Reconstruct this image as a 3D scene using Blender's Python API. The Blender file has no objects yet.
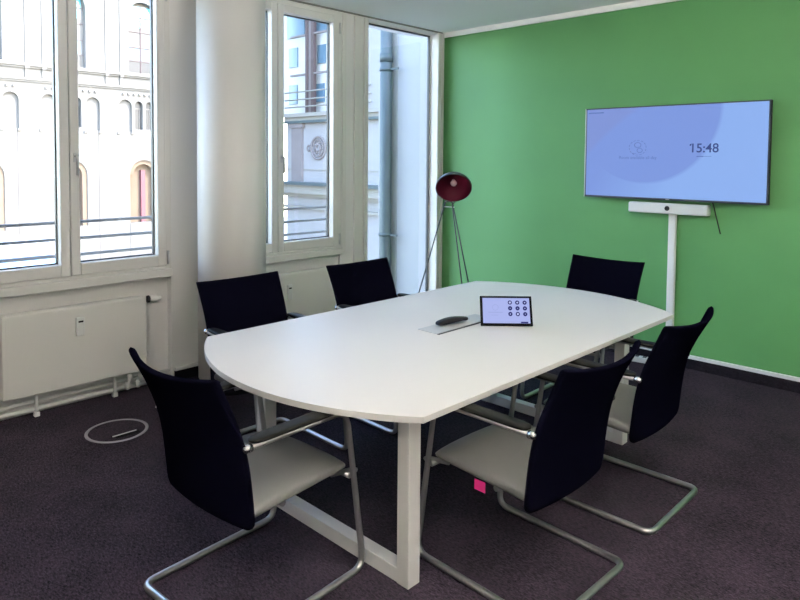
import bpy, bmesh, math, random
from mathutils import Vector, Matrix
random.seed(7)
PI = math.pi
scn = bpy.context.scene
COL = scn.collection

# ------------------------------------------------------------------ materials
def _nodes(name):
    m = bpy.data.materials.new(name)
    m.use_nodes = True
    nt = m.node_tree
    b = nt.nodes['Principled BSDF']
    return m, nt, b

def mat(name, col, rough=.5, metal=0.0, spec=.5, bump=0.0, bscale=200.0, var=0.0, vscale=5.0, coat=0.0):
    m, nt, b = _nodes(name)
    b.inputs['Base Color'].default_value = (*col, 1)
    b.inputs['Roughness'].default_value = rough
    b.inputs['Metallic'].default_value = metal
    b.inputs['Specular IOR Level'].default_value = spec
    b.inputs['Coat Weight'].default_value = coat
    tc = nt.nodes.new('ShaderNodeTexCoord')
    if bump:
        n = nt.nodes.new('ShaderNodeTexNoise'); n.inputs['Scale'].default_value = bscale
        n.inputs['Detail'].default_value = 3
        nt.links.new(tc.outputs['Object'], n.inputs['Vector'])
        bp = nt.nodes.new('ShaderNodeBump'); bp.inputs['Strength'].default_value = bump
        bp.inputs['Distance'].default_value = .003
        nt.links.new(n.outputs['Fac'], bp.inputs['Height'])
        nt.links.new(bp.outputs['Normal'], b.inputs['Normal'])
    if var:
        n = nt.nodes.new('ShaderNodeTexNoise'); n.inputs['Scale'].default_value = vscale
        n.inputs['Detail'].default_value = 4
        nt.links.new(tc.outputs['Object'], n.inputs['Vector'])
        r = nt.nodes.new('ShaderNodeValToRGB')
        r.color_ramp.elements[0].position = .3; r.color_ramp.elements[1].position = .7
        r.color_ramp.elements[0].color = (*[c*(1-var) for c in col], 1)
        r.color_ramp.elements[1].color = (*[min(1, c*(1+var)) for c in col], 1)
        nt.links.new(n.outputs['Fac'], r.inputs['Fac'])
        nt.links.new(r.outputs['Color'], b.inputs['Base Color'])
    return m

def emit(name, col, strength=1.0):
    m, nt, b = _nodes(name)
    b.inputs['Base Color'].default_value = (0, 0, 0, 1)
    b.inputs['Roughness'].default_value = .4
    b.inputs['Specular IOR Level'].default_value = .0
    b.inputs['Emission Color'].default_value = (*col, 1)
    b.inputs['Emission Strength'].default_value = strength
    return m

def glass_mat(name, tint=(1, 1, 1), refl=.06):
    m, nt, b = _nodes(name)
    nt.nodes.remove(b)
    out = nt.nodes['Material Output']
    tr = nt.nodes.new('ShaderNodeBsdfTransparent'); tr.inputs['Color'].default_value = (*tint, 1)
    gl = nt.nodes.new('ShaderNodeBsdfGlossy'); gl.inputs['Roughness'].default_value = .02
    fr = nt.nodes.new('ShaderNodeFresnel'); fr.inputs['IOR'].default_value = 1.25
    mx = nt.nodes.new('ShaderNodeMixShader')
    nt.links.new(fr.outputs['Fac'], mx.inputs['Fac'])
    nt.links.new(tr.outputs[0], mx.inputs[1]); nt.links.new(gl.outputs[0], mx.inputs[2])
    nt.links.new(mx.outputs[0], out.inputs['Surface'])
    return m

def carpet_mat(name, c0, c1):
    m, nt, b = _nodes(name)
    b.inputs['Roughness'].default_value = .95
    b.inputs['Specular IOR Level'].default_value = .15
    b.inputs['Sheen Weight'].default_value = .0
    b.inputs['Sheen Roughness'].default_value = .6
    tc = nt.nodes.new('ShaderNodeTexCoord')
    mp = nt.nodes.new('ShaderNodeMapping'); mp.inputs['Rotation'].default_value = (0, 0, .5)
    mp.inputs['Scale'].default_value = (1, 2.4, 1)
    nt.links.new(tc.outputs['Object'], mp.inputs['Vector'])
    v = nt.nodes.new('ShaderNodeTexNoise'); v.inputs['Scale'].default_value = 60
    v.inputs['Detail'].default_value = 4; v.inputs['Roughness'].default_value = .65
    v.inputs['Distortion'].default_value = .8
    nt.links.new(mp.outputs['Vector'], v.inputs['Vector'])
    n2 = nt.nodes.new('ShaderNodeTexNoise'); n2.inputs['Scale'].default_value = 3.0; n2.inputs['Detail'].default_value = 3
    nt.links.new(tc.outputs['Object'], n2.inputs['Vector'])
    mxv = nt.nodes.new('ShaderNodeMath'); mxv.operation = 'MULTIPLY_ADD'
    mxv.inputs[1].default_value = .25; nt.links.new(n2.outputs['Fac'], mxv.inputs[0]); nt.links.new(v.outputs['Fac'], mxv.inputs[2])
    r = nt.nodes.new('ShaderNodeValToRGB')
    r.color_ramp.elements[0].position = .50; r.color_ramp.elements[1].position = .80
    r.color_ramp.elements[0].color = (*c0, 1); r.color_ramp.elements[1].color = (*c1, 1)
    nt.links.new(mxv.outputs[0], r.inputs['Fac'])
    nt.links.new(r.outputs['Color'], b.inputs['Base Color'])
    bp = nt.nodes.new('ShaderNodeBump'); bp.inputs['Strength'].default_value = .8; bp.inputs['Distance'].default_value = .014
    nt.links.new(v.outputs['Fac'], bp.inputs['Height']); nt.links.new(bp.outputs['Normal'], b.inputs['Normal'])
    return m

M = {}
FILL_DN, FILL_UP = 3.0, 150.0  # output of the added pendant fill lights, down and up
SUN, SKY, EXPO = 5.5, 2.0, .56
M['green'] = mat('green_wall_paint', (0.07568, 0.2494, 0.08256), .6, bump=.08, bscale=120, var=.04, vscale=2.0)
M['wall'] = mat('white_wall_paint', (.80, .79, .77), .55, bump=.06, bscale=90)
M['ceil'] = mat('ceiling_paint', (.86, .86, .84), .8)
M['cove'] = mat('white_moulding', (.85, .86, .83), .5)
M['carpet'] = carpet_mat('dark_plum_carpet', (.003, .002, .005), (.050, .035, .053))
M['carpet_base'] = carpet_mat('dark_carpet_skirting', (.003, .0025, .005), (.013, .010, .016))
M['frame'] = mat('window_frame_lacquer', (.76, .745, .71), .4, spec=.4)
M['frame_dark'] = mat('black_rubber', (.012, .013, .016), .5)
M['glass'] = glass_mat('window_glass')
M['rad'] = mat('radiator_enamel', (.80, .785, .74), .4)
M['pipe'] = mat('white_pipe_enamel', (.70, .70, .68), .35)
M['bezel_black'] = mat('matt_black_bezel', (.004, .004, .005), .7, spec=.03)
M['plastic_white'] = mat('white_plastic', (.80, .80, .78), .4)
M['plastic_black'] = mat('black_plastic', (.008, .008, .010), .4, spec=.2)
M['table'] = mat('white_laminate', (.735, .70, .66), .42, spec=.35, bump=.02, bscale=400)
M['table_edge'] = mat('white_edge_band', (.72, .71, .68), .5)
M['table_leg'] = mat('white_powder_coat', (.76, .75, .72), .4, spec=.4)
M['alu'] = mat('brushed_aluminium', (.62, .62, .62), .35, metal=.7)
M['ring_grey'] = mat('dull_grey_metal', (.27, .26, .28), .5, metal=.2)
M['flap_grey'] = mat('matt_silver_lacquer', (.55, .56, .56), .55, metal=.15)
M['joint_grey'] = mat('painted_joint_shade', (.22, .22, .21), .8)
M['chrome'] = mat('satin_steel_tube', (.46, .46, .455), .34, metal=.9)
M['bolt'] = mat('polished_chrome', (.55, .55, .55), .25, metal=1.0)
M['back'] = mat('black_upholstery', (.0016, .0016, .0045), .95, spec=.0, bump=.25, bscale=500)
M['seat'] = mat('grey_leather', (.095, .096, .092), .42, spec=.4, bump=.12, bscale=260)
M['arm'] = mat('black_arm_pad', (.009, .009, .008), .5, spec=.08)
M['pink'] = mat('pink_label_fabric', (.42, .008, .13), .6)
M['lamp_out'] = mat('dark_lamp_metal', (.02, .03, .038), .3, spec=.6)
M['lamp_in'] = mat('burgundy_enamel', (.075, .003, .016), .5, spec=.2)
M['bulb'] = mat('frosted_glass_bulb', (.75, .6, .6), .3)
M['tv_bezel'] = mat('dark_blue_grey_bezel', (.03, .04, .06), .35)
M['tv_side'] = mat('silver_bezel_edge', (.45, .47, .48), .35, metal=.6)
M['screen_glyph'] = emit('screen_glyph_dark', (.06, .09, .26), .66)
M['screen_line'] = emit('screen_glyph_mid', (.14, .22, .52), .66)
M['tablet_glyph'] = emit('tablet_button_navy', (.03, .035, .17), .66)
M['tablet_mark'] = emit('tablet_button_mark', (.55, .60, .95), .66)
M['tablet_soft'] = emit('tablet_soft_lines', (.36, .42, .76), .66)
M['tablet_screen'] = emit('tablet_screen', (.43, .49, .88), .66)
M['bar'] = mat('light_grey_fabric_plastic', (.66, .67, .66), .6, bump=.15, bscale=500)
M['duct'] = mat('white_duct_plastic', (.82, .82, .80), .45)
M['fac'] = mat('pale_limestone', (0.1424, 0.134, 0.1193), .85, var=.05, vscale=1.2)
M['fac_d'] = mat('limestone_joint', (0.0693, 0.0616, 0.05775), .9)
M['fac_tan'] = mat('tan_sandstone', (0.1463, 0.104, 0.0693), .85, var=.1, vscale=3)
M['fac_pink'] = mat('faded_red_timber', (0.1617, 0.05775, 0.06545), .7)
M['fac_win'] = mat('grey_leaded_window', (0.0385, 0.03696, 0.03696), .4)
M['fac_teal'] = mat('turquoise_pane_reflection', (0.077, 0.3234, 0.4004), .1, spec=.8)  # turquoise reflection in the upper panes, painted into the colour
M['fac_bar'] = mat('brown_glazing_bar', (0.0693, 0.0462, 0.0462), .6)
M['fac2'] = mat('cool_white_stucco', (0.2271, 0.2233, 0.2271), .85, var=.03, vscale=1.0)
M['fac2_reflected'] = mat('white_reflected_wall', (0.4235, 0.4158, 0.4081), .85)
M['fac2_pil'] = mat('greige_pilaster_stone', (0.1463, 0.1294, 0.127), .85, var=.06, vscale=2)
M['fac2_blue'] = mat('blue_window_pane', (0.0847, 0.1463, 0.2002), .3, spec=.4)  # pane blue, also for windows reflected in the corner building
M['zinc'] = mat('weathered_zinc', (0.06545, 0.08855, 0.09625), .5, metal=.2, var=.1, vscale=3)
M['pipe_zinc'] = mat('downpipe_zinc', (0.03465, 0.04928, 0.0539), .55, metal=.1, var=.12, vscale=4)
M['fac2_stone'] = mat('buff_cornice_stone', (0.2079, 0.2002, 0.1809), .85)
M['rail'] = mat('galvanised_railing', (0.154, 0.1463, 0.1347), .6, metal=.1)
M['asphalt'] = mat('asphalt', (.12, .12, .12), .9, var=.2, vscale=2)
M['awning'] = mat('grey_canvas', (.33, .34, .36), .9)
M['awning_blue'] = mat('blue_canvas', (.20, .36, .62), .8)
M['fillglow'] = emit('fill_diffuser', (1, .925, .84), FILL_DN)
M['fillglow_up'] = emit('fill_diffuser_up', (1, .925, .84), FILL_UP)

def screen_mat():
    """display picture: pale blue field with one large darker disc and a corner arc"""
    m, nt, b = _nodes('display_picture')
    b.inputs['Base Color'].default_value = (.01, .01, .015, 1); b.inputs['Roughness'].default_value = .3; b.inputs['Specular IOR Level'].default_value = .02
    tc = nt.nodes.new('ShaderNodeTexCoord')
    def disc(cx, cz, r, soft):
        d = nt.nodes.new('ShaderNodeVectorMath'); d.operation = 'DISTANCE'
        d.inputs[1].default_value = (cx, 0, cz)
        nt.links.new(tc.outputs['Object'], d.inputs[0])
        mr = nt.nodes.new('ShaderNodeMapRange')
        mr.inputs['From Min'].default_value = r - soft; mr.inputs['From Max'].default_value = r
        mr.inputs['To Min'].default_value = 1; mr.inputs['To Max'].default_value = 0
        nt.links.new(d.outputs['Value'], mr.inputs['Value'])
        return mr.outputs[0]
    m1 = nt.nodes.new('ShaderNodeMix'); m1.data_type = 'RGBA'
    m1.inputs['A'].default_value = (.31, .51, 1.0, 1); m1.inputs['B'].default_value = (.24, .37, .85, 1)
    mx_ = nt.nodes.new('ShaderNodeMath'); mx_.operation = 'MAXIMUM'
    nt.links.new(disc(-.222, .365, .632, .03), mx_.inputs[0]); nt.links.new(disc(-.80, -.15, .80, .62), mx_.inputs[1])
    nt.links.new(mx_.outputs[0], m1.inputs['Factor'])
    m2 = nt.nodes.new('ShaderNodeMix'); m2.data_type = 'RGBA'
    m2.inputs['A'].default_value = (.25, .35, .78, 1)
    nt.links.new(m1.outputs['Result'], m2.inputs['B'])
    nt.links.new(disc(.81, -1.35, 2.04, .04), m2.inputs['Factor'])
    nt.links.new(m2.outputs['Result'], b.inputs['Emission Color'])
    b.inputs['Emission Strength'].default_value = .58
    return m
M['screen'] = screen_mat()

# ------------------------------------------------------------------ object helpers
def tag(o, label=None, cat=None, group=None, kind=None):
    if label: o['label'] = label
    if cat: o['category'] = cat
    if group: o['group'] = group
    if kind: o['kind'] = kind
    return o

def thing(name, label, cat, loc=(0, 0, 0), rz=0, group=None, kind=None):
    o = bpy.data.objects.new(name, None)
    o.empty_display_size = .05
    COL.objects.link(o)
    o.location = loc; o.rotation_euler = (0, 0, rz)
    return tag(o, label, cat, group, kind)

def dup(root, name=None):
    r = root.copy(); COL.objects.link(r)
    for ch in root.children:
        c = ch.copy(); COL.objects.link(c); c.parent = r
        for g in ch.children:
            d = g.copy(); COL.objects.link(d); d.parent = c
    return r

class MB:
    """collects solids into one mesh"""
    def __init__(s): s.bm = bmesh.new(); s.mi = 0
    def _newfaces(s, faces, smooth):
        for f in faces: f.material_index = s.mi; f.smooth = smooth
    def box(s, x0, x1, y0, y1, z0, z1, bev=0.0, seg=2, mtx=None):
        r = bmesh.ops.create_cube(s.bm, size=1)
        vs = r['verts']
        for v in vs:
            v.co = Vector(((x0+x1)/2 + v.co.x*(x1-x0), (y0+y1)/2 + v.co.y*(y1-y0), (z0+z1)/2 + v.co.z*(z1-z0)))
        fs = set(f for v in vs for f in v.link_faces)
        if bev:
            es = list(set(e for v in vs for e in v.link_edges))
            rr = bmesh.ops.bevel(s.bm, geom=es, offset=bev, segments=seg, affect='EDGES', profile=.5)
            vs = list(set(v for f in rr['faces'] for v in f.verts) | set(v for v in vs if v.is_valid))
            fs = set(f for v in vs for f in v.link_faces)
        s._newfaces(fs, False)
        if mtx is not None:
            for v in set(v for f in fs for v in f.verts): v.co = mtx @ v.co
        return s
    def tube(s, pts, r, n=12, cap=True, closed=False):
        pts = [Vector(p) for p in pts]
        rings = []
        N = len(pts)
        prev = None
        for i, p in enumerate(pts):
            a = pts[i-1] if (i > 0 or closed) else p
            c = pts[(i+1) % N] if (i < N-1 or closed) else p
            t = (c - a).normalized()
            if prev is None:
                up = Vector((0, 0, 1)) if abs(t.z) < .9 else Vector((1, 0, 0))
                u = t.cross(up).normalized()
            else:
                u = (prev - t*prev.dot(t)).normalized()
            prev = u
            w = t.cross(u)
            rr = r[i] if isinstance(r, (list, tuple)) else r
            rings.append([s.bm.verts.new(p + (u*math.cos(2*PI*k/n) + w*math.sin(2*PI*k/n))*rr) for k in range(n)])
        fs = []
        for i in range(N if closed else N-1):
            A = rings[i]; B = rings[(i+1) % N]
            for k in range(n):
                fs.append(s.bm.faces.new((A[k], A[(k+1) % n], B[(k+1) % n], B[k])))
        s._newfaces(fs, True)
        if cap and not closed:
            s._newfaces([s.bm.faces.new(rings[0][::-1]), s.bm.faces.new(rings[-1])], False)
        return s
    def lathe(s, prof, n=32, mtx=None, closed_ends=True):
        """prof: list of (r,z)"""
        rings = []
        for (r, z) in prof:
            ring = []
            for k in range(n):
                p = Vector((r*math.cos(2*PI*k/n), r*math.sin(2*PI*k/n), z))
                ring.append(s.bm.verts.new(mtx @ p if mtx is not None else p))
            rings.append(ring)
        fs = []
        for A, B in zip(rings, rings[1:]):
            for k in range(n):
                fs.append(s.bm.faces.new((A[k], A[(k+1) % n], B[(k+1) % n], B[k])))
        s._newfaces(fs, True)
        if closed_ends:
            c = []
            if prof[0][0] > 1e-4: c.append(s.bm.faces.new(rings[0][::-1]))
            if prof[-1][0] > 1e-4: c.append(s.bm.faces.new(rings[-1]))
            s._newfaces(c, False)
        return s
    def prism(s, pts2, z0, z1, fn=None, bev=0.0):
        """extrude polygon (x,y) between z0 and z1; fn maps (x,y,z)->Vector"""
        fn = fn or (lambda x, y, z: Vector((x, y, z)))
        lo = [s.bm.verts.new(fn(x, y, z0)) for x, y in pts2]
        hi = [s.bm.verts.new(fn(x, y, z1)) for x, y in pts2]
        n = len(pts2)
        fs = [s.bm.faces.new(lo[::-1]), s.bm.faces.new(hi)]
        for k in range(n):
            fs.append(s.bm.faces.new((lo[k], lo[(k+1) % n], hi[(k+1) % n], hi[k])))
        s._newfaces(fs, False)
        if bev:
            es = list(set(e for f in fs[:2] for e in f.edges))
            rr = bmesh.ops.bevel(s.bm, geom=es, offset=bev, segments=2, affect='EDGES', profile=.5)
        return s
    def grid(s, fn, nu, nv, smooth=True):
        """closed shell from a parametric map fn(i,j)->Vector, wraps in i"""
        rows = [[s.bm.verts.new(fn(i, j)) for i in range(nu)] for j in range(nv)]
        fs = []
        for j in range(nv-1):
            for i in range(nu):
                fs.append(s.bm.faces.new((rows[j][i], rows[j][(i+1) % nu], rows[j+1][(i+1) % nu], rows[j+1][i])))
        fs.append(s.bm.faces.new(rows[0][::-1])); fs.append(s.bm.faces.new(rows[-1]))
        s._newfaces(fs, smooth)
        return s
    def build(s, name, m, parent=None, subsurf=0, mats=None):
        bmesh.ops.recalc_face_normals(s.bm, faces=s.bm.faces[:])
        me = bpy.data.meshes.new(name)
        s.bm.to_mesh(me); s.bm.free()
        o = bpy.data.objects.new(name, me)
        COL.objects.link(o)
        for k in (mats or [m]): me.materials.append(M[k])
        if parent is not None: o.parent = parent
        if subsurf:
            md = o.modifiers.new('smooth', 'SUBSURF'); md.levels = subsurf; md.render_levels = subsurf
            for p in me.polygons: p.use_smooth = True
        return o

def B(name, m, dims, parent=None, bev=0.0):
    return MB().box(*dims, bev=bev).build(name, m, parent)

def rounded(pts, rad, seg=6):
    """polyline with filleted inner corners"""
    pts = [Vector(p) for p in pts]
    out = [pts[0]]
    for i in range(1, len(pts)-1):
        a, p, c = pts[i-1], pts[i], pts[i+1]
        r = rad[i-1] if isinstance(rad, (list, tuple)) else rad
        d1 = (a-p); d2 = (c-p)
        ang = d1.angle(d2)
        t = min(r/math.tan(ang/2), d1.length*.49, d2.length*.49)
        p1 = p + d1.normalized()*t; p2 = p + d2.normalized()*t
        for k in range(seg+1):
            u = k/seg
            out.append((1-u)**2*p1 + 2*u*(1-u)*p + u*u*p2)
    out.append(pts[-1])
    return out

def curve_plate(name, m, outer, holes, depth, mtx, parent):
    """flat plate with holes (2D filled curve, extruded), turned into a mesh"""
    cu = bpy.data.curves.new(name, 'CURVE'); cu.dimensions = '2D'; cu.fill_mode = 'BOTH'; cu.extrude = depth/2
    for pl in [outer] + holes:
        sp = cu.splines.new('POLY'); sp.points.add(len(pl)-1)
        for k, (x, y) in enumerate(pl): sp.points[k].co = (x, y, 0, 1)
        sp.use_cyclic_u = True
    tmp = bpy.data.objects.new(name + '_tmp', cu); COL.objects.link(tmp)
    dg = bpy.context.evaluated_depsgraph_get()
    me = bpy.data.meshes.new_from_object(tmp.evaluated_get(dg))
    bpy.data.objects.remove(tmp); bpy.data.curves.remove(cu)
    me.transform(mtx)
    me.materials.clear(); me.materials.append(M[m])
    o = bpy.data.objects.new(name, me); COL.objects.link(o); o.parent = parent
    return o

def text_mesh(name, body, size, m, mtx, parent, extrude=.0004, align='LEFT', bold=0.0):
    cu = bpy.data.curves.new(name, 'FONT'); cu.body = body; cu.size = size; cu.extrude = extrude
    cu.align_x = align; cu.offset = bold
    tmp = bpy.data.objects.new(name + '_tmp', cu); COL.objects.link(tmp)
    dg = bpy.context.evaluated_depsgraph_get()
    me = bpy.data.meshes.new_from_object(tmp.evaluated_get(dg))
    bpy.data.objects.remove(tmp); bpy.data.curves.remove(cu)
    me.transform(mtx); me.materials.clear(); me.materials.append(M[m])
    o = bpy.data.objects.new(name, me); COL.objects.link(o); o.parent = parent
    return o

def arch(cx, hw, z0, z1, n=10):
    """round-headed opening outline, z1 = crown"""
    pts = [(cx-hw, z0), (cx+hw, z0)]
    for k in range(n+1):
        a = PI*k/n
        pts.append((cx + hw*math.cos(a), z1-hw + hw*math.sin(a)))
    return pts

# ------------------------------------------------------------------ room shell
H = 2.975
RX, RY = 5.9, -6.8       # right wall, wall behind the camera
def struct(name, m, dims_list, label, cat, bev=0.0, parent=None):
    b = MB()
    for d in dims_list: b.box(*d, bev=bev)
    o = b.build(name, m, parent)
    if parent is None: tag(o, label, cat, kind='structure')
    return o

struct('floor', 'carpet', [(-.32, RX+.1, RY-.1, .12, -.2, 0)], 'dark plum textured carpet floor of the meeting room', 'floor')
struct('ceiling', 'ceil', [(-.32, RX+.1, RY-.1, .12, H, H+.2)], 'flat pale grey ceiling over the meeting room', 'ceiling')
struct('wall_back', 'green', [(0, RX+.1, 0, .12, 0, H)], 'bright green painted wall carrying the display', 'wall')
struct('wall_right', 'wall', [(RX, RX+.1, RY, 0, 0, H)], 'white wall to the right of the camera, out of view', 'wall')
struct('wall_front', 'wall', [(-.32, RX+.1, RY-.1, RY, 0, H)], 'white wall behind the camera, out of view', 'wall')
struct('trim_1', 'cove', [(.0, RX, -.022, 0, 2.925, H)], 'thin white moulding where green wall meets ceiling', 'moulding')
# window wall
W1L, W1R = -4.46, -3.06
W2L, W2R = -2.83, -1.43
P3L, P3R = -1.116, -.105
WT = 2.955
for dims, lab in (
    ((-.30, 0, RY, W1L-.02, 0, H), 'solid white wall left of the first window, outside the photo'),
    ((-.30, -.06, W1L-.02, W1R, 0, .784), 'white recessed wall apron behind the left radiator'),
    ((-.19, 0, W1R, W2L, 0, H), 'white pier behind the round column'),
    ((-.30, -.03, W2L, W2R, 0, .784), 'white recessed wall apron under window right of the column'),
    ((-.19, 0, W2R, P3L, 0, H), 'white wall post between casement window and tall pane'),
    ((-.12, 0, P3R, 0, 0, H), 'narrow white wall strip in the corner beside green wall'),
    ((-.30, 0, W1L-.02, W1R, WT, H), 'white lintel above the left double window'),
    ((-.30, 0, W2L, W2R, WT, H), 'white lintel above the window right of column'),
    ((-.30, 0, P3L, P3R, WT, H), 'white lintel above the tall corner pane')):
    struct('wall_left', 'wall', [dims], lab, 'wall')
struct('trim_2', 'frame', [
    (0, .012, W2R+.012, W2R+.055, .80, WT), (0, .022, P3L-.16, P3L-.055, 0, WT), (0, .03, P3L-.045, P3L, 0, WT),
    (0, .012, P3R, P3R+.05, 0, H), (0, .02, -.045, -.024, 0, H)],
    'grey-white pilaster strips beside the tall corner pane', 'trim', bev=.004)
struct('trim_3', 'joint_grey', [(-.001, .014, W1L-.02, -.02, H-.012, H)], 'thin strip painted grey as shade line between window heads and ceiling', 'joint')  # shade line under the ceiling painted as a grey strip
# column
tag(MB().lathe([(.240, 0), (.240, H)], n=64, mtx=Matrix.Translation((.36, -2.77, 0))).build('wall_column', 'wall'),
    'round white column between the two casement windows', 'column', kind='structure')

# skirting
struct('baseboard_back', 'carpet_base', [(.3, RX, -.014, 0, 0, .083)], 'dark carpet skirting along the green wall', 'baseboard')
struct('trim_4', 'duct', [(.03, RX, -.020, 0, .083, .112)], 'narrow white rail above dark skirting of green wall', 'trim', bev=.003)
struct('baseboard_left', 'carpet_base', [(0, .016, W1R+.02, W2L, 0, .075), (-.03, -.014, W2L, W2R, 0, .075), (0, .036, W2R+.01, P3L, 0, .075)],
       'dark carpet skirting along the window wall', 'baseboard')
struct('trim_5', 'duct', [(0, .022, W1R+.02, W2L, .075, .10), (-.03, -.008, W2L, W2R, .075, .10)],
       'narrow white rail above dark skirting of window wall', 'trim', bev=.003)
tag(MB().lathe([(.248, 0), (.248, .075), (.2415, .075)], n=64, mtx=Matrix.Translation((.36, -2.77, 0))).build('baseboard_column', 'carpet_base'),
    'dark carpet skirting wrapped round the foot of column', 'baseboard', kind='structure')

# ------------------------------------------------------------------ windows
def bar_set(rects, x0, x1, bev=.004):
    b = MB()
    for (y0, y1, z0, z1) in rects: b.box(x0, x1, y0, y1, z0, z1, bev=bev)
    return b
def ring(y0, y1, z0, z1, t):
    ty0, ty1, tz0, tz1 = t
    return [(y0, y0+ty0, z0, z1), (y1-ty1, y1, z0, z1), (y0+ty0, y1-ty1, z0, z0+tz0), (y0+ty0, y1-ty1, z1-tz1, z1)]

def casement(idx, yl, yr, label):
    root = thing('window_%d' % idx, label, 'window', (0, yl, 0), kind='structure')
    w = yr-yl; mid = w/2
    z0, z1 = .845, WT
    bar_set(ring(0, w, z0, z1, (.045, .045, .022, .035)), -.085, .012).build('window_frame', 'frame', root)
    for side in (0, 1):
        y0, y1 = (.048, mid-.003) if side == 0 else (mid+.003, w-.048)
        sash = bar_set(ring(y0, y1, z0+.025, z1-.037, (.058, .058, .078, .066)), -.07, .026, bev=.006).build('sash', 'frame', root)
        gy0, gy1, gz0, gz1 = y0+.058, y1-.058, z0+.103, z1-.103
        bar_set(ring(gy0-.002, gy1+.002, gz0-.002, gz1+.002, (.009, .009, .009, .009)), -.062, -.036, bev=0).build('gasket', 'frame_dark', sash)
        B('pane', 'glass', (-.054, -.048, gy0+.004, gy1-.004, gz0+.004, gz1-.004), sash)
        if side == 1:
            h = MB()
            h.box(.026, .034, y0+.019, y0+.041, 1.615, 1.675, bev=.004)
            h.tube([(.036, y0+.03, 1.655), (.062, y0+.03, 1.655)], .009)
            h.tube(rounded([(.060, y0+.03, 1.662), (.066, y0+.03, 1.64), (.066, y0+.03, 1.53)], .01), [.009]*8+[.008], n=10)
            h.build('handle', 'alu', sash)
            h = MB()
            for zz in (.92, 2.80):
                h.tube([(.032, y1+.012, zz-.04), (.032, y1+.012, zz+.055)], .008)
            h.build('hinge', 'alu', sash)
    b = MB(); b.box(-.085, .040, -.015, w-.004, .785, .845, bev=.008)
    b.build('window_sill', 'frame', root)
    return root
casement(1, W1L, W1R, 'white double casement window at left above the radiator')
casement(2, W2L, W2R, 'white casement window right of the round column')

# tall fixed pane in the corner
w3 = thing('window_3', 'tall floor to ceiling pane beside the green wall', 'window', (0, P3L, 0), kind='structure')
L3 = P3R-P3L
bar_set(ring(0, L3, 0, WT, (.012, .010, .04, .010)), -.135, -.095).build('window_frame', 'frame', w3)
bar_set(ring(.012, L3-.010, .04, WT-.010, (.008, .006, .008, .012)), -.128, -.10, bev=0).build('gasket', 'frame_dark', w3)
B('pane', 'glass', (-.118, -.112, .018, L3-.014, .046, WT-.018), w3)

# railings outside
def railing(yl, yr, label):
    r = thing('window_railing', label, 'railing', (-.25, yl, 0), group='steel railings outside the windows')
    for z in (1.20, 1.085, .97):
        MB().tube([(0, -.06, z), (0, yr-yl+.06, z)], .011, n=10).build('rail', 'rail', r)
    for y in (-.05, yr-yl+.05):
        MB().box(-.02, .005, y-.006, y+.006, .84, 1.22).box(-.02, .059, y-.006, y+.006, .84, .88).build('mounting_post', 'rail', r)
railing(W1L+.0, W1R, 'thin three bar steel railing outside the left double window')
railing(W2L, W2R+.0, 'thin three bar steel railing outside window right of column')

# ------------------------------------------------------------------ radiator
rad = thing('radiator', 'flat white panel radiator under the left window', 'radiator', (-.06, -4.18, 0))
b = MB(); b.box(.05, .125, 0, .905, .150, .672, bev=.008); b.build('panel', 'rad', rad)
b = MB(); b.box(.055, .12, .004, .901, .672, .676)
for k in range(44): b.box(.058, .118, .012+k*.0202, .016+k*.0202, .6755, .6775)
b.build('top_grille', 'rad', rad)
MB().box(.125, .127, .02, .885, .168, .655, bev=.0008).build('front_plate', 'rad', rad)
mt = MB().box(.1265, .152, .424, .478, .482, .605, bev=.006).build('heat_meter', 'plastic_white', rad)
B('display', 'plastic_black', (.152, .1535, .436, .466, .572, .583), mt)
v = MB().lathe([(.004, 0), (.025, 0), (.027, .012), (.024, .016)], n=20, mtx=Matrix.Translation((.09, .925, .645)) @ Matrix.Rotation(-PI/2, 4, 'X')).build('valve_collar', 'plastic_black', rad)
tag(v, 'black valve collar')
MB().lathe([(.021, 0), (.023, .01), (.022, .05), (.014, .056), (.011, .085)], n=20, mtx=Matrix.Translation((.09, .941, .645)) @ Matrix.Rotation(-PI/2, 4, 'X')).build('thermostat_knob', 'plastic_white', rad)
for y in (.20, .695):
    MB().box(.07, .085, y-.010, y+.010, .028, .15, bev=.003).box(.06, .095, y-.016, y+.016, .0, .03, bev=.004).build('bracket', 'pipe', rad)
for y in (.80, .875):
    b = MB(); b.tube(rounded([(.043, y, .075), (.085, y, .075), (.085, y, .16)], .02), .011)
    b.tube([(.085, y, .085), (.085, y, .135)], .018); b.tube([(.085, y-.02, .03), (.085, y-.02, .085)], .014)
    b.build('valve', 'pipe', rad)
tag(MB().tube([(-.035, W1L, .078), (-.035, W1R, .078)], .013).build('heating_pipe', 'pipe'), 'white heating pipe running along the wall under radiator, upper one', 'pipe', 'heating pipes under the radiator')
tag(MB().tube([(-.028, W1L, .034), (-.028, W1R, .034)], .016).build('heating_pipe', 'pipe'), 'white heating pipe lying lowest along the wall near carpet', 'pipe', 'heating pipes under the radiator')

# second radiator under the second window with a meter
rad2 = thing('radiator', 'flat white panel radiator under the window right of column', 'radiator', (-.03, -2.40, 0))
MB().box(.035, .105, 0, .86, .14, .69, bev=.008).build('panel', 'rad', rad2)
MB().box(.105, .107, .02, .84, .16, .672, bev=.0008).build('front_plate', 'rad', rad2)
mt = MB().box(.1065, .13, .315, .365, .475, .60, bev=.006).build('heat_meter', 'plastic_white', rad2)
B('display', 'plastic_black', (.13, .1315, .327, .353, .565, .576), mt)
for y in (.2, .66):
    MB().box(.055, .07, y-.010, y+.010, .0, .145, bev=.003).build('bracket', 'pipe', rad2)

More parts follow.
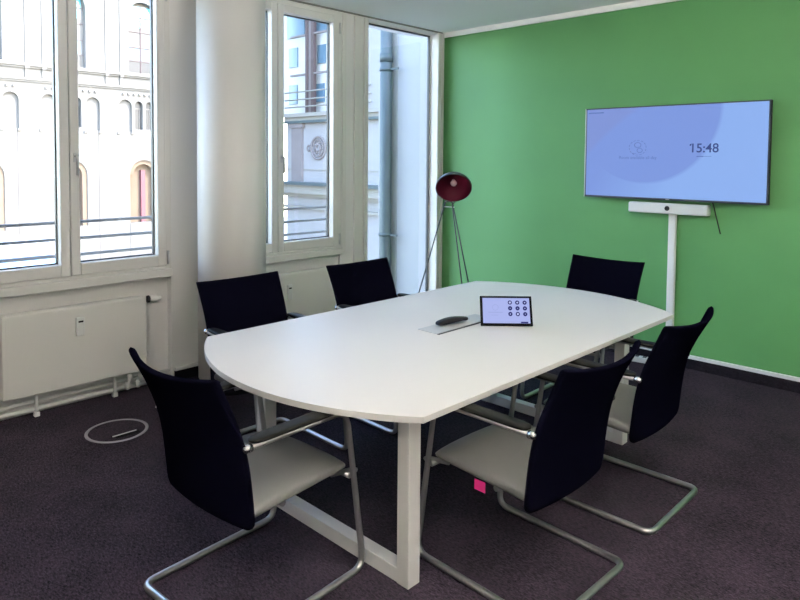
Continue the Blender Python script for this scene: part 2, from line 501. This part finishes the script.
# ------------------------------------------------------------------ floor outlet lid
fo = thing('floor_outlet', 'round carpeted floor outlet lid with thin grey metal ring', 'floor outlet', (.600, -3.715, 0))
MB().lathe([(.178, .0), (.178, .003), (.160, .003), (.160, .0)], n=64, closed_ends=False).build('ring', 'ring_grey', fo)
MB().lathe([(.0, .0018), (.159, .0018)], n=64, closed_ends=False).build('lid', 'carpet', fo)
rz = Matrix.Translation((.080, .022, 0)) @ Matrix.Rotation(PI/2, 4, 'Z')
b = MB(); b.box(-.07, .07, -.036, -.004, .001, .003, mtx=rz); b.build('cable_slot', 'bezel_black', fo)
b = MB(); b.box(-.08, .062, -.002, .008, .001, .005, mtx=rz); b.build('slot_lip', 'alu', fo)

# ------------------------------------------------------------------ table
TT = .735
tb = thing('conference_table', 'large white boat shaped conference table in the middle', 'table', (2.255, -2.505, 0))
hx, hy, sag = .745, 1.12, .262
def arc_pts(sgn):
    R_ = (hx*hx + sag*sag)/(2*sag)
    a0 = math.asin(hx/R_); n = 40
    return [(sgn*R_*math.sin(-a0 + 2*a0*k/n), sgn*(hy + sag - R_ + R_*math.cos(-a0 + 2*a0*k/n))) for k in range(n+1)]
outline = arc_pts(1)[::-1] + arc_pts(-1)[::-1]
b = MB(); b.prism(outline, TT-.024, TT, bev=.0015); top = b.build('tabletop', 'table', tb)
top.data.materials.append(M['table_edge'])
for p in top.data.polygons:
    if abs(p.normal.z) < .5: p.material_index = 1
for x0, x1 in ((-.41, -.342), (.545, .607)):
    for y0, y1 in ((-1.046, -.98), (.765, .83)):
        MB().box(x0, x1, y0, y1, 0, TT-.025, bev=.003).build('leg', 'table_leg', tb)
for y0, y1 in ((-1.043, -.983), (.768, .827)):
    MB().box(-.342, .545, y0, y1, .0, .06, bev=.003).build('floor_bar', 'table_leg', tb)
    MB().box(-.342, .545, y0, y1, TT-.085, TT-.025, bev=.003).build('top_bar', 'table_leg', tb)
for x in (-.376, .576):
    MB().box(x-.02, x+.02, -.98, .765, TT-.075, TT-.025, bev=.002).build('side_beam', 'table_leg', tb)
fl = MB().box(-.085, .05, -.245, .255, TT, TT+.004, bev=.001).build('cable_flap', 'flap_grey', tb)
B('cable_slot', 'plastic_black', (.05, .064, -.245, .255, TT, TT+.0015), fl)

# dark device on the flap
rm = thing('remote_control', 'small dark grey arched device lying on the metal table flap', 'remote', (2.228, -2.53, TT+.004), rz=math.radians(-7))
def remote_fn(i, j):
    a = 2*PI*i/16; t = j/14
    y = -.115 + .23*t
    hw = .027*(1-.25*t) * (1 if 0 < j < 14 else .75); hh = (.011 + .006*math.sin(PI*min(1, t*1.2))) * (1 if 0 < j < 14 else .7)
    zc = .015 + .008*math.sin(PI*t)
    c, s_ = math.cos(a), math.sin(a)
    return Vector((hw*math.copysign(abs(c)**.6, c), y, zc + hh*math.copysign(abs(s_)**.7, s_)))
MB().grid(remote_fn, 16, 15).build('body', 'plastic_black', rm, subsurf=1)
MB().box(-.012, .012, -.10, -.05, .022, .032, bev=.003, mtx=Matrix.Rotation(.06, 4, 'X')).build('button_strip', 'arm', rm)

# tablet
tl, tr = Vector((2.366, -2.452, 0)), Vector((2.574, -2.253, 0))
ang = math.atan2(tr.y-tl.y, tr.x-tl.x); tw = (tr-tl).length
tbt = thing('tablet', 'tabletop touch panel with lilac screen and round navy buttons', 'tablet', ((tl.x+tr.x)/2, (tl.y+tr.y)/2, TT+.004), rz=ang)
tilt = Matrix.Rotation(math.radians(-24), 4, 'X')
th = .167
MB().box(-tw/2, tw/2, 0, .009, 0, th, bev=.003, mtx=tilt).build('body', 'bezel_black', tbt)
scr = MB().box(-tw/2+.014, tw/2-.014, -.0008, .001, .015, th-.012, mtx=tilt).build('screen', 'tablet_screen', tbt)
tag(scr, 'lilac touch screen')
b = MB()
b.prism([(.012, 0), (.105, 0), (.056, .112)], -.08, .08, fn=lambda x, y, z: Vector((z, x, y)))
b.build('stand', 'plastic_black', tbt)
def on_tab(u, v, d=-.0014): return tilt @ Vector((u, d, v))
for r_ in range(3):
    for c_ in range(3):
        u, v = .022 + c_*.041, .130 - r_*.032
        p0, p1 = on_tab(u, v), on_tab(u, v, -.0008)
        k = (.006, .005, .004, .0025, .0025, .003, .0035, .006, .0025)[r_*3+c_]
        b = MB().tube([p1, p0], .0118, n=20)
        b.mi = 1; b.tube([on_tab(u, v, -.0010), on_tab(u, v, -.0020)], k, n=12)
        b.build('touch_button', 'tablet_glyph', scr, mats=['tablet_glyph', 'tablet_mark'])
b = MB()
b.box(-.10, -.02, -.0016, -.0006, .073, .077, mtx=tilt); b.box(-.085, -.045, -.0016, -.0006, .058, .0605, mtx=tilt)
b.tube([on_tab(-.06+.016*math.cos(2*PI*k/24), .102+.016*math.sin(2*PI*k/24)) for k in range(24)], .0012, n=6, closed=True)
b.build('screen_lines', 'tablet_soft', scr)
MB().box(.078, .118, -.0016, -.0006, .016, .024, mtx=tilt).build('screen_pill', 'tablet_glyph', scr)

# ------------------------------------------------------------------ chairs
def chair_proto():
    root = thing('cantilever_chair', '', 'chair')
    # one bent tube: arm rail, upright, floor runner, rear cross bar and back again
    def half(s):
        return [(s*.278, -.252, .682), (s*.278, .215, .676), (s*.278, .312, .0135), (s*.278, -.327, .0135)]
    L, R = half(-1), half(1)
    pts = rounded(L + R[::-1], [.075, .055, .05, .05, .055, .075], seg=7)
    MB().tube(pts, [.0135 - .004*min(1, max(0, (p.z-.56)/.08)) for p in pts], n=12).build('tube_frame', 'chrome', root)
    # backrest shell: thin, sharp cornered, flaring and leaning back at the top
    z0b, z1b = .372, .944
    def bhw(v):
        h = .270 + .006*max(0, (v-.55)/.45)**2
        z = v*(z1b-z0b); r = .045
        if z < r: h -= r - math.sqrt(max(0, r*r - (r-z)**2))
        return h
    def byc(v):          # side profile: upright below the arms, leaning back above
        z = z0b + v*(z1b-z0b)
        lo = -.217 - .085*(z-.40)
        k = .06*math.log(1+math.exp((z-.685)/.06))
        return lo - .40*k
    vs_ = [0, .006, .02, .045, .08, .13] + [.13 + .84*k/14 for k in range(1, 15)] + [.985, .994, 1.0]
    us_ = [-1, -.993, -.975] + [-.95 + 1.9*k/16 for k in range(17)] + [.975, .993, 1]
    nU = len(us_)
    def tk(d, r):      # rounded rim: d = distance to the border
        return 1.0 if d >= r else math.sqrt(max(0.04, 1-(1-d/r)**2))
    def fn(i, j):
        v = vs_[j]
        k, side = (i, 1) if i < nU else (2*nU-1-i, -1)
        u = us_[k]
        hw = bhw(v)
        t = .0115 + .003*max(0, (v-.8)/.2)
        t *= tk(hw*(1-abs(u)), .011)*tk((1-v)*(z1b-z0b), .012)*tk(v*(z1b-z0b), .010)
        bow = .056*(u*u-1)*(.40+.60*v)
        zz = z0b + (z1b-z0b)*v
        zz += .018*(u*u-1)*max(0, (v-.4)/.6)
        return Vector((hw*u, byc(v) + bow + side*t, zz))
    MB().grid(fn, 2*nU, len(vs_)).build('backrest', 'back', root)
    # seat cushion
    NS = 32; rows = 20
    def seat_fn(i, j):
        a = 2*PI*i/NS; t = j/(rows-1)
        y = -.232 + .497*t
        hw = .258 - .020*max(0, (t-.8)/.2)**2
        e = math.sqrt(max(0.0, 1-(2*abs(t-.5))**14))*.6 + .4
        topz = .472 - .030*max(0, (t-.70)/.30)**1.6 - .012*max(0, (.3-t)/.3)
        botz = .398 + .028*t
        c, s_ = math.cos(a), math.sin(a)
        zc, hh = (topz+botz)/2, (topz-botz)/2
        x = hw*math.copysign(abs(c)**.45, c)
        dome = .014*(1-(x/.26)**2) if s_ > 0 else 0
        return Vector((x, y, zc + hh*e*math.copysign(abs(s_)**.55, s_) + dome))
    MB().grid(seat_fn, NS, rows).build('seat', 'seat', root, subsurf=1)
    b = MB()
    for s in (-1, 1):
        b.tube([(s*.215, .19, .412), (s*.265, .27, .422), (s*.277, .268, .422)], .010, n=8)
    b.tube([(-.22, -.05, .395), (.22, -.05, .395)], .012, n=8)
    b.tube([(-.272, .240, .408), (.272, .240, .408)], .011, n=8)
    b.build('seat_support', 'chrome', root)
    for s in (-1, 1):
        def pad(i, j, s=s):
            a = 2*PI*i/16; t = j/9
            y = -.238 + .43*t
            hw = .034*(1 - .12*(1-t))*(.7 if j in (0, 9) else 1); hh = .0105*(.7 if j in (0, 9) else 1)
            c, s_ = math.cos(a), math.sin(a)
            return Vector((s*.266 + hw*math.copysign(abs(c)**.6, c), y, .6985 - .004*t + hh*math.copysign(abs(s_)**.6, s_)))
        MB().grid(pad, 16, 10).build('armrest', 'arm', root, subsurf=1)
        MB().lathe([(.0001, -.014), (.0145, -.014), (.0145, .010), (.009, .016), (.0001, .016)], n=16,
                   mtx=Matrix.Translation((s*.278, -.250, .682)) @ Matrix.Rotation(PI/2, 4, 'X')).build('arm_bolt', 'bolt', root)
    return root

CH = [  # x, y, yaw, label
    (2.385, -3.911, .063, 'black and grey chair at the near rounded table end, seen from behind'),
    (3.05, -3.09, 1.537, 'black chair on right table side nearest the camera, pink tag under its seat'),
    (3.046, -2.259, 1.573, 'black chair on right table side farther back, nearest the green wall'),
    (1.494, -3.203, -1.585, 'black chair across the table in front of the white column'),
    (1.548, -2.296, -1.59, 'black chair across the table in front of the tall window panes'),
    (2.316, -1.234, 3.156, 'black chair at the far table end against the green wall'),
]
proto = chair_proto()
for i, (x, y, a, lab) in enumerate(CH):
    c = proto if i == 0 else dup(proto)
    c.location = (x, y, 0); c.rotation_euler = (0, 0, a)
    tag(c, lab, 'chair', 'chairs around the conference table')
    if i == 1:
        MB().box(-.2605, -.2585, -.03, .022, .383, .424).build('fabric_tag', 'pink', c)

# ------------------------------------------------------------------ floor lamp
lc = Vector((.708, -.68, 1.392))
lamp = thing('floor_lamp', 'dark dome shade floor lamp with burgundy inside on thin tripod', 'lamp', (lc.x, lc.y, 0))
aim = Vector((.60, -.68, -.72)).normalized()    # opening direction
q = Vector((0, 0, -1)).rotation_difference(aim).to_matrix().to_4x4()
mt_ = Matrix.Translation((0, 0, lc.z)) @ q
R_ = .167
prof_out = [(0.0001, R_*.72)] + [(R_*math.sin(a), R_*.72*math.cos(a)) for a in [k*PI/2/14 for k in range(1, 15)]]
sh = MB().lathe(prof_out + [(R_-.005, -.002)], n=48, mtx=mt_, closed_ends=False).build('lamp_shade', 'lamp_out', lamp)
prof_in = [(0.0001, R_*.72-.006)] + [((R_-.005)*math.sin(a), (R_*.72-.006)*math.cos(a)) for a in [k*PI/2/14 for k in range(1, 15)]]
MB().lathe(prof_in, n=48, mtx=mt_, closed_ends=False).build('shade_lining', 'lamp_in', sh)
MB().lathe([(.0001, .112), (.014, .110), (.014, .095), (.024, .085), (.030, .068), (.024, .05), (.012, .042), (.0001, .04)], n=24, mtx=mt_, closed_ends=False).build('bulb', 'bulb', lamp)
def lp(x, y, z): return Vector((x, y, z)) - Vector((lc.x, lc.y, 0))
MB().tube([lp(.595, -.68, 1.215), lp(.70, -.66, 1.215)], .004).build('cross_bar', 'alu', lamp)
MB().tube(rounded([lp(.66, -.635, 1.245), lp(.595, -.53, 1.245), lp(.575, -.515, 1.44), lp(.648, -.612, 1.466)], .03), .006).build('neck', 'lamp_out', lamp)
for a_, c_ in ((lp(.612, -.68, 1.262), lp(.157, -.68, .0)), (lp(.688, -.68, 1.262), lp(.906, -.68, .0)), (lp(.66, -.64, 1.262), lp(.70, -.28, .0))):
    MB().tube([a_, c_], [.0055, .0065], n=8).build('leg', 'lamp_out', lamp)
MB().tube([lp(.66, -.64, 1.262), lp(.612, -.68, 1.262), lp(.688, -.68, 1.262), lp(.66, -.64, 1.262)], .006).build('hub', 'lamp_out', lamp)

# ------------------------------------------------------------------ display on the green wall
TX0, TX1, TZ0, TZ1 = 1.690, 3.142, 1.338, 2.100
tcx, tcz = (TX0+TX1)/2, (TZ0+TZ1)/2
tv = thing('wall_display', 'large flat display with pale blue screen on green wall', 'display', (tcx, -.08, tcz))
hw_, hh_ = (TX1-TX0)/2, (TZ1-TZ0)/2
b = MB(); b.box(-hw_+.006, hw_, .004, .045, -hh_, hh_, bev=.003); b.build('housing', 'plastic_black', tv)
b = MB()
b.box(-hw_, hw_, 0, .022, -hh_, -hh_+.016); b.box(-hw_, hw_, 0, .022, hh_-.010, hh_)
b.box(-hw_+.004, -hw_+.012, 0, .022, -hh_, hh_); b.box(hw_-.012, hw_, 0, .022, -hh_, hh_)
b.build('bezel', 'tv_bezel', tv)
B('bezel_edge', 'tv_side', (-hw_-.005, -hw_+.004, .0, .030, -hh_, hh_), tv)
B('wall_mount', 'plastic_black', (-.25, .25, .045, .08, -.2, .2), tv)
scr = MB().box(-hw_+.012, hw_-.012, .002, .006, -hh_+.016, hh_-.010).build('screen', 'screen', tv)
RXm = Matrix.Rotation(PI/2, 4, 'X')
def scrm(x, z): return Matrix.Translation((x-tcx, .0012, z-tcz)) @ RXm
text_mesh('clock_digits', '15:48', .098, 'screen_glyph', scrm(2.578, 1.722), scr, bold=.0010)
text_mesh('status_caption', 'Room available all day', .036, 'screen_line', scrm(2.160, 1.668), scr, align='CENTER')
MB().box(2.632-tcx, 2.682-tcx, .0008, .0018, 1.687-tcz, 1.694-tcz).box(2.682-tcx, 2.742-tcx, .0008, .0018, 1.689-tcz, 1.692-tcz).build('date_line', 'screen_line', scr)
MB().box(1.715-tcx, 1.855-tcx, .0008, .0018, 2.055-tcz, 2.065-tcz).build('heading_line', 'screen_line', scr)
MB().prism([(2.592-tcx, 1.791-tcz), (2.592-tcx, 1.777-tcz), (2.578-tcx, 1.770-tcz), (2.578-tcx, 1.782-tcz)][::-1], .0008, .0016, fn=lambda x, y, z: Vector((x, z, y))).build('clock_serif', 'screen_glyph', scr)
b = MB()
ix, iz = 2.160-tcx, 1.760-tcz
for k in range(14):
    a0 = 2*PI*k/14
    b.tube([(ix+.072*math.cos(a0+t), .001, iz+.060*math.sin(a0+t)) for t in (0, .1, .2, .3)], .0022, n=6)
b.tube([(ix+.028*math.cos(2*PI*k/20), .001, iz+.022+.020*math.sin(2*PI*k/20)) for k in range(20)], .0026, n=6, closed=True)
b.tube([(ix+.018+.022*math.cos(2*PI*k/20), .001, iz-.022+.018*math.sin(2*PI*k/20)) for k in range(20)], .0026, n=6, closed=True)
b.tube([(ix-.045, .001, iz-.046), (ix-.01, .001, iz-.048)], .002, n=6)
b.build('status_icon', 'screen_line', scr)
MB().box(-.014, .014, -.0008, .001, -hh_+.005, -hh_+.011).build('maker_mark', 'tv_side', tv)

vb = thing('video_bar', 'light grey video conference bar below the display', 'video bar', (2.416, -.06, 1.272))
MB().box(-.318, .316, -.035, .04, -.042, .043, bev=.012, seg=3).build('body', 'bar', vb)
MB().box(-.30, .30, -.0365, -.03, -.032, .033, bev=.001).build('front_grille', 'bar', vb)
MB().lathe([(.0001, 0), (.013, .0), (.018, .004), (.020, -.004), (.020, -.01)][::-1], n=24, mtx=Matrix.Translation((.006, -.040, .004)) @ Matrix.Rotation(PI/2, 4, 'X'), closed_ends=False).build('camera_lens', 'plastic_black', vb)
b = MB(); b.box(-.12, .12, .04, .062, -.02, .03); b.build('wall_bracket', 'duct', vb)

tag(MB().box(2.406, 2.468, -.024, -.0005, .112, 1.232, bev=.004).box(2.414, 2.460, -.027, -.02, .112, 1.232, bev=.002).build('cable_duct', 'duct'),
    'vertical white cable duct running down the green wall', 'cable duct')
def tvp(x, y, z): return (x-tcx, y+.08, z-tcz)
MB().tube([tvp(2.735, -.03, 1.37), tvp(2.752, -.012, 1.29), tvp(2.775, -.0046, 1.19), tvp(2.80, -.0046, 1.095)], .0045, n=8).build('loose_cable', 'plastic_black', tv)

ps = thing('power_strip', 'white multi socket power strip on floor by dark skirting', 'power strip', (2.22, -.115, 0), rz=math.radians(10))
MB().box(-.15, .15, -.03, .03, 0, .045, bev=.006).build('housing', 'plastic_white', ps)
for k in range(5):
    MB().box(-.12+k*.06-.018, -.12+k*.06+.012, -.022, .022, .0445, .0465, bev=.0008, mtx=Matrix.Translation((0, 0, 0))).build('socket', 'plastic_black', ps)

# ------------------------------------------------------------------ unseen pendant lights above the view, added to fill the room
for (x, y, lab) in ((4.75, -3.5, 'added unseen pendant fill light right of the conference table'), (4.75, -5.5, 'added unseen pendant fill light above the camera')):
    cl = thing('pendant_fill_light', lab, 'fill light', (x, y, 2.25), group='added fill lights')
    MB().box(-.62, .62, -.16, .16, -.015, .015, bev=.004).build('fill_body', 'plastic_white', cl)
    B('lower_diffuser', 'fillglow', (-.60, .60, -.14, .14, -.022, -.015), cl)
    B('upper_diffuser', 'fillglow_up', (-.60, .60, -.14, .14, .015, .022), cl)
    for sx in (-.5, .5): MB().tube([(sx, 0, .015), (sx, 0, H-2.25)], .003, n=6).build('suspension_cable', 'alu', cl)

# ------------------------------------------------------------------ street outside
tag(B('street', 'asphalt', (-75, -.9, -50, 60, -7.2, -7.0)), 'grey street surface far below the windows', 'street', kind='structure')

# pale church-like building across the street: module of 1.75 m
FU, FY, FZ, FX = 1.75, 4.007, -1.2375, -27.9
fac = thing('church_facade', 'bright pale stone building with arches across the street', 'building', (FX, FY, FZ))
to_face = Matrix(((0, 0, 1, 0), (1, 0, 0, 0), (0, 1, 0, 0), (0, 0, 0, 1))) @ Matrix.Scale(FU, 4)
bays = [3.2-2*k for k in range(-2, 4)]
holes = []
def hole(pl): holes.append(pl)
for c in bays:
    hole(arch(c, .42, 4.04, 6.05, 14))
    hole(arch(c, .42, -1.25, 1.57, 14))
    hole(arch(c-.14, .115, 2.44, 3.24, 8)); hole(arch(c+.17, .115, 2.44, 3.24, 8))
    hole(arch(c-.53, .19, 2.36, 3.27, 10)); hole(arch(c+.58, .19, 2.36, 3.27, 10))
y0_, y1_ = -4.2, 7.5
curve_plate('wall', 'fac', [(y0_, -3.4), (y1_, -3.4), (y1_, 9.0), (y0_, 9.0)], holes, .16, to_face @ Matrix.Translation((0, 0, -.08)), fac)
B('backing_wall', 'fac', (-.9*FU, -.30*FU, y0_*FU, y1_*FU, -3.4*FU, 9.0*FU), fac)
def fbox(b, y0, y1, z0, z1, x0, x1, bev=0): b.box(x0*FU, x1*FU, y0*FU, y1*FU, z0*FU, z1*FU, bev=bev)
for z0, z1, x1 in ((3.94, 4.0, .10), (3.59, 3.65, .08), (6.35, 6.6, .2)):
    b = MB(); fbox(b, y0_, y1_, z0, z1, -.1, x1); fbox(b, y0_, y1_, z0-.05, z0, -.1, x1*.5); b.build('cornice', 'fac', fac)
for c in bays:
    for y in (c-1.045, c-.645):
        b = MB(); fbox(b, y-.03, y+.03, 4.0, 6.35, -.02, .035); fbox(b, y-.04, y+.04, 3.66, 3.94, -.02, .05); fbox(b, y-.05, y+.05, 3.88, 3.94, -.02, .09); b.build('pilaster', 'fac', fac)
    b = MB(); fbox(b, c-1.28, c-1.265, -1.3, 2.3, -.02, .008); b.build('wall_joint', 'fac_d', fac)
    # upper window with glazing bars
    b = MB()
    b.prism([(p[0]*FU, p[1]*FU) for p in arch(c, .42, 4.04, 6.05, 14)], -.20*FU, -.17*FU, fn=lambda x, y, z: Vector((z, x, y)))
    w_ = b.build('upper_window', 'fac', fac)
    for z0, z1 in ((5.35, 5.63), (5.66, 5.95)):
        b = MB(); fbox(b, c-.36, c-.02, z0, z1, -.172, -.165); fbox(b, c+.02, c+.36, z0, z1, -.172, -.165); b.build('pane', 'fac_teal', w_)
    for z0, z1 in ((4.08, 4.38), (4.42, 4.76)):
        b = MB(); fbox(b, c-.36, c-.02, z0, z1, -.172, -.165); fbox(b, c+.02, c+.36, z0, z1, -.172, -.165); b.build('pane', 'fac_win' if z0 < 4.2 else 'fac2_blue', w_)
    b = MB()
    fbox(b, c-.014, c+.014, 4.04, 5.66, -.17, -.145)
    for z in (4.39, 4.78, 5.22, 5.63): fbox(b, c-.42, c+.42, z-.010, z+.010, -.17, -.15)
    b.build('glazing_bars', 'fac_bar', w_)
    for z in [4.1+.17*k for k in range(9)]:
        for s in (-1, 1):
            if -1 < c < 4: b = MB(); fbox(b, c+s*.475-.035, c+s*.475+.035, z, z+.10, -.02, .012); b.build('quoin', 'fac', fac)
    # paired small windows
    for yy in (c-.14, c+.17):
        b = MB()
        b.prism([(p[0]*FU, p[1]*FU) for p in arch(yy, .115, 2.44, 3.24, 8)], -.14*FU, -.12*FU, fn=lambda x, y, z: Vector((z, x, y)))
        w_ = b.build('small_window', 'fac_win', fac)
        b = MB(); fbox(b, yy-.11, yy+.11, 3.02, 3.05, -.125, -.10); fbox(b, yy+.045, yy+.06, 2.44, 3.02, -.125, -.10); b.build('bars', 'fac', w_)
    for yy in (c-.53, c+.58):
        b = MB(); b.prism([(p[0]*FU, p[1]*FU) for p in arch(yy, .19, 2.36, 3.27, 10)], -.13*FU, -.10*FU, fn=lambda x, y, z: Vector((z, x, y)))
        b.build('blind_arch', 'fac', fac)
        for e in (.15, -.24): b = MB(); fbox(b, yy+e, yy+e+.09, 2.30, 2.36, -.02, .05); b.build('bracket', 'fac', fac)
    for k in range(9): b = MB(); fbox(b, c-.62+k*.155, c-.55+k*.155, 3.40, 3.45, -.02, .06); b.build('corbel', 'fac', fac)
    # ground arches: tan jambs and faded red column
    b = MB()
    pl = [(p[0]*FU, p[1]*FU) for p in arch(c, .42, -1.25, 1.57, 14)]
    b.prism(pl, -.28*FU, -.24*FU, fn=lambda x, y, z: Vector((z, x, y)))
    g = b.build('ground_arch', 'fac_tan', fac)
    out_, in_ = arch(c, .42, -1.25, 1.57, 14)[1:], arch(c, .30, -1.25, 1.45, 14)[1:]
    b = MB()
    for k in range(len(out_)-1):
        q4 = [out_[k], out_[k+1], in_[k+1], in_[k]]
        b.prism([(p[0]*FU, p[1]*FU) for p in q4], -.22*FU, -.05*FU, fn=lambda x, y, z: Vector((z, x, y)))
    b.build('arch_jamb', 'fac_tan', g)
    b = MB(); fbox(b, c-.04, c+.08, -.30, 1.28, -.24, -.12); b.build('red_post', 'fac_pink', g)
    b = MB(); fbox(b, c-.42, c+.42, -1.3, -.22, -.12, .02); b.build('parapet', 'fac', g)
# canvas canopy low in front of the facade
cn = thing('shop_canopy', 'grey and blue canvas canopy low beyond the left window', 'canopy', (-20, .65, 0))
def cb(x0, x1, y0, y1, z0, z1): return MB().box(x0, x1, y0, y1, z0, z1, bev=.08)
cb(-1.6, .4, -3.0, 2.15, -1.72, -1.18).build('canvas_roof', 'awning', cn)
cb(-1.6, .5, -3.0, 1.95, -2.5, -1.74).build('canvas_front', 'awning_blue', cn)
for y in (-2.9, 1.8): MB().tube([(.3, y, -7.0), (.3, y, -1.8)], .06).build('post', 'rail', cn)

# cooler building closing the street (in shade)
U2 = 1.75
def X2(x): return 4.536 + (x-4.536)*U2
def Z2(z): return 1.65 + (z-1.65)*U2
b2 = thing('corner_building', 'pale stucco building with balcony and rosette seen through the middle window', 'building', (X2(-11), 18.0, 0))
o2x = X2(-11)
def q2(b, x0, x1, z0, z1, y0, y1, bev=0): b.box(X2(x0)-o2x, X2(x1)-o2x, y0, y1, Z2(z0), Z2(z1), bev=bev)
b = MB(); q2(b, -13.66, -6, -4, 3.1, 0, 2.0); q2(b, -13.66, -6, 6.6, 9, 0, 2.0); q2(b, -10.6, -6, 3.1, 6.6, 0, 2.0)
b.build('wall', 'fac2', b2)
b = MB(); q2(b, -15.2, -6, 2, 9, 2.1, 2.4); q2(b, -15.2, -10.6, 3.1, 6.6, .75, .9); b.build('reflected_wall', 'fac2_reflected', b2)  # bright wall stands in for the reflection in the big window
for x0, x1, z0, z1 in ((-14.2, -13.25, 5.75, 6.6), (-12.75, -11.0, 5.75, 6.6), (-14.1, -13.62, 4.75, 5.4), (-12.55, -12.15, 4.75, 5.35), (-14.1, -13.65, 3.5, 4.15), (-12.6, -12.2, 3.5, 4.1)):
    b = MB(); q2(b, x0, x1, z0, z1, .68, .76); b.build('reflected_pane', 'fac2_blue', b2)  # blue windows of the reflected building, modelled as panes
b = MB(); q2(b, -12.84, -12.72, 3.1, 6.6, .2, .4); q2(b, -12.54, -12.40, 3.1, 6.6, .2, .4); b.build('window_post', 'fac_bar', b2)
b = MB(); q2(b, -12.72, -12.54, 3.1, 6.6, .28, .42); b.build('post_face', 'fac2_pil', b2)
for z in (5.69, 4.41):
    b = MB(); q2(b, -13.66, -12.84, z-.03, z+.03, .2, .35); q2(b, -12.4, -10.6, z-.03, z+.03, .2, .35); b.build('transom', 'fac2_pil', b2)
for z in (3.82, 3.57, 3.33):
    b = MB(); b.tube([(X2(-13.66)-o2x, -.15, Z2(z)), (X2(-9.5)-o2x, -.15, Z2(z))], .045, n=8); b.build('balcony_rail', 'fac2_stone', b2)
b = MB(); q2(b, -13.66, -6, 3.0, 3.12, -.35, .2); q2(b, -13.66, -6, 2.88, 3.0, -.2, .1); b.build('balcony_cornice', 'fac2_stone', b2)
b = MB(); q2(b, -13.66, -6, 2.80, 2.88, -.28, .1); b.build('zinc_drip', 'zinc', b2)
b = MB(); q2(b, -13.31, -12.77, .88, 2.80, -.16, .1); q2(b, -13.4, -12.7, 2.66, 2.80, -.22, .1); b.build('pilaster', 'fac2_pil', b2)
b = MB()
rc = Vector((X2(-11.99)-o2x, -.03, Z2(1.99)))
for rr, tr_ in ((.62, .07), (.46, .05), (.17, .06)):
    b.tube([rc + Vector((rr*math.cos(2*PI*k/32), 0, rr*math.sin(2*PI*k/32))) for k in range(32)], tr_, n=8, closed=True)
for k in range(8):
    a = 2*PI*k/8; p = rc + Vector((.31*math.cos(a), 0, .31*math.sin(a)))
    b.tube([p + Vector((.09*math.cos(2*PI*j/10), 0, .09*math.sin(2*PI*j/10))) for j in range(10)], .035, n=6, closed=True)
for s in (-1,):
    p = rc + Vector((s*.86, 0, 0))
    b.tube([p + Vector((.12*math.cos(2*PI*j/10), 0, .17*math.sin(2*PI*j/10))) for j in range(10)], .05, n=6, closed=True)
b.build('rosette', 'fac2_pil', b2)
b = MB(); q2(b, -13.66, -6, 1.28, 1.31, -.05, .1); b.build('string_course', 'fac2_stone', b2)
b = MB(); q2(b, -13.66, -6, .80, .89, -.8, .1); b.build('zinc_ledge', 'zinc', b2)
b = MB(); q2(b, -13.66, -6, .52, .80, -.55, .1); q2(b, -13.66, -6, .42, .52, -.3, .1); b.build('ledge_moulding', 'fac2_stone', b2)
b = MB(); q2(b, -13.66, -6, .02, .10, -.25, .1); b.build('lower_band', 'fac2_stone', b2)

# neighbouring wing close to the corner pane, with its downpipe
nb = thing('neighbouring_wing', 'pale lavender rendered wing wall outside the tall corner pane', 'building', (-.75, .35, 0))
b = MB(); b.box(-.60, .62, 0, 3.0, -7, 7); b.build('wall', 'fac2', nb)
B('corner_strip', 'fac2_stone', (-.37, -.27, -.006, .0, -7, 7), nb)
dp = thing('downpipe', 'blue grey zinc downpipe on the wing wall outside', 'downpipe', (-1.124, .255, 0))
MB().tube([(0, 0, -7), (0, 0, 7)], .072, n=24).build('pipe', 'pipe_zinc', dp)
for z in (.74, 2.72, -1.4):
    MB().lathe([(.074, -.018), (.082, -.018), (.082, .018), (.074, .018)], n=24, mtx=Matrix.Translation((0, 0, z)), closed_ends=False).box(.06, .20, -.008, .008, z-.012, z+.012).build('pipe_clamp', 'pipe_zinc', dp)
MB().lathe([(.073, -.05), (.08, -.05), (.08, .05), (.073, .05)], n=24, mtx=Matrix.Translation((0, 0, 2.86)), closed_ends=False).build('pipe_joint', 'pipe_zinc', dp)

# ------------------------------------------------------------------ light
w = bpy.data.worlds.new('sky_world'); scn.world = w; w.use_nodes = True
nt = w.node_tree
bg = nt.nodes['Background']
sky = nt.nodes.new('ShaderNodeTexSky')
sky.sky_type = 'NISHITA'; sky.sun_disc = False
sky.sun_elevation = math.radians(42); sky.sun_rotation = math.radians(60)
nt.links.new(sky.outputs[0], bg.inputs['Color'])
bg.inputs['Strength'].default_value = SKY
sun = bpy.data.lights.new('sun', 'SUN'); sun.energy = SUN; sun.angle = math.radians(.6); sun.color = (1, .95, .86)
so = bpy.data.objects.new('sun', sun); COL.objects.link(so)
d = Vector((-.62, -.30, -.72)); so.rotation_euler = d.to_track_quat('-Z', 'Y').to_euler()

# ------------------------------------------------------------------ camera
cam = bpy.data.cameras.new('camera'); co = bpy.data.objects.new('camera', cam); COL.objects.link(co)
right = Vector((.7184, .6956, .0078)); fwd = Vector((-.6945, .7180, -.0472)).normalized()
right = (right - fwd*right.dot(fwd)).normalized(); up = right.cross(fwd)
rotm = Matrix((right, up, -fwd)).transposed()
co.matrix_world = Matrix.Translation((4.536, -5.343, 1.65)) @ rotm.to_4x4()
cam.sensor_fit = 'HORIZONTAL'; cam.sensor_width = 36; cam.lens = 659.26/800*36
cam.shift_x = 0; cam.shift_y = -(300-190.45)/800
cam.clip_start = .05; cam.clip_end = 300
scn.camera = co
scn.view_settings.view_transform = 'Standard'
scn.view_settings.look = 'None'
scn.view_settings.gamma = 1
scn.view_settings.use_curve_mapping = False
scn.view_settings.exposure = EXPO
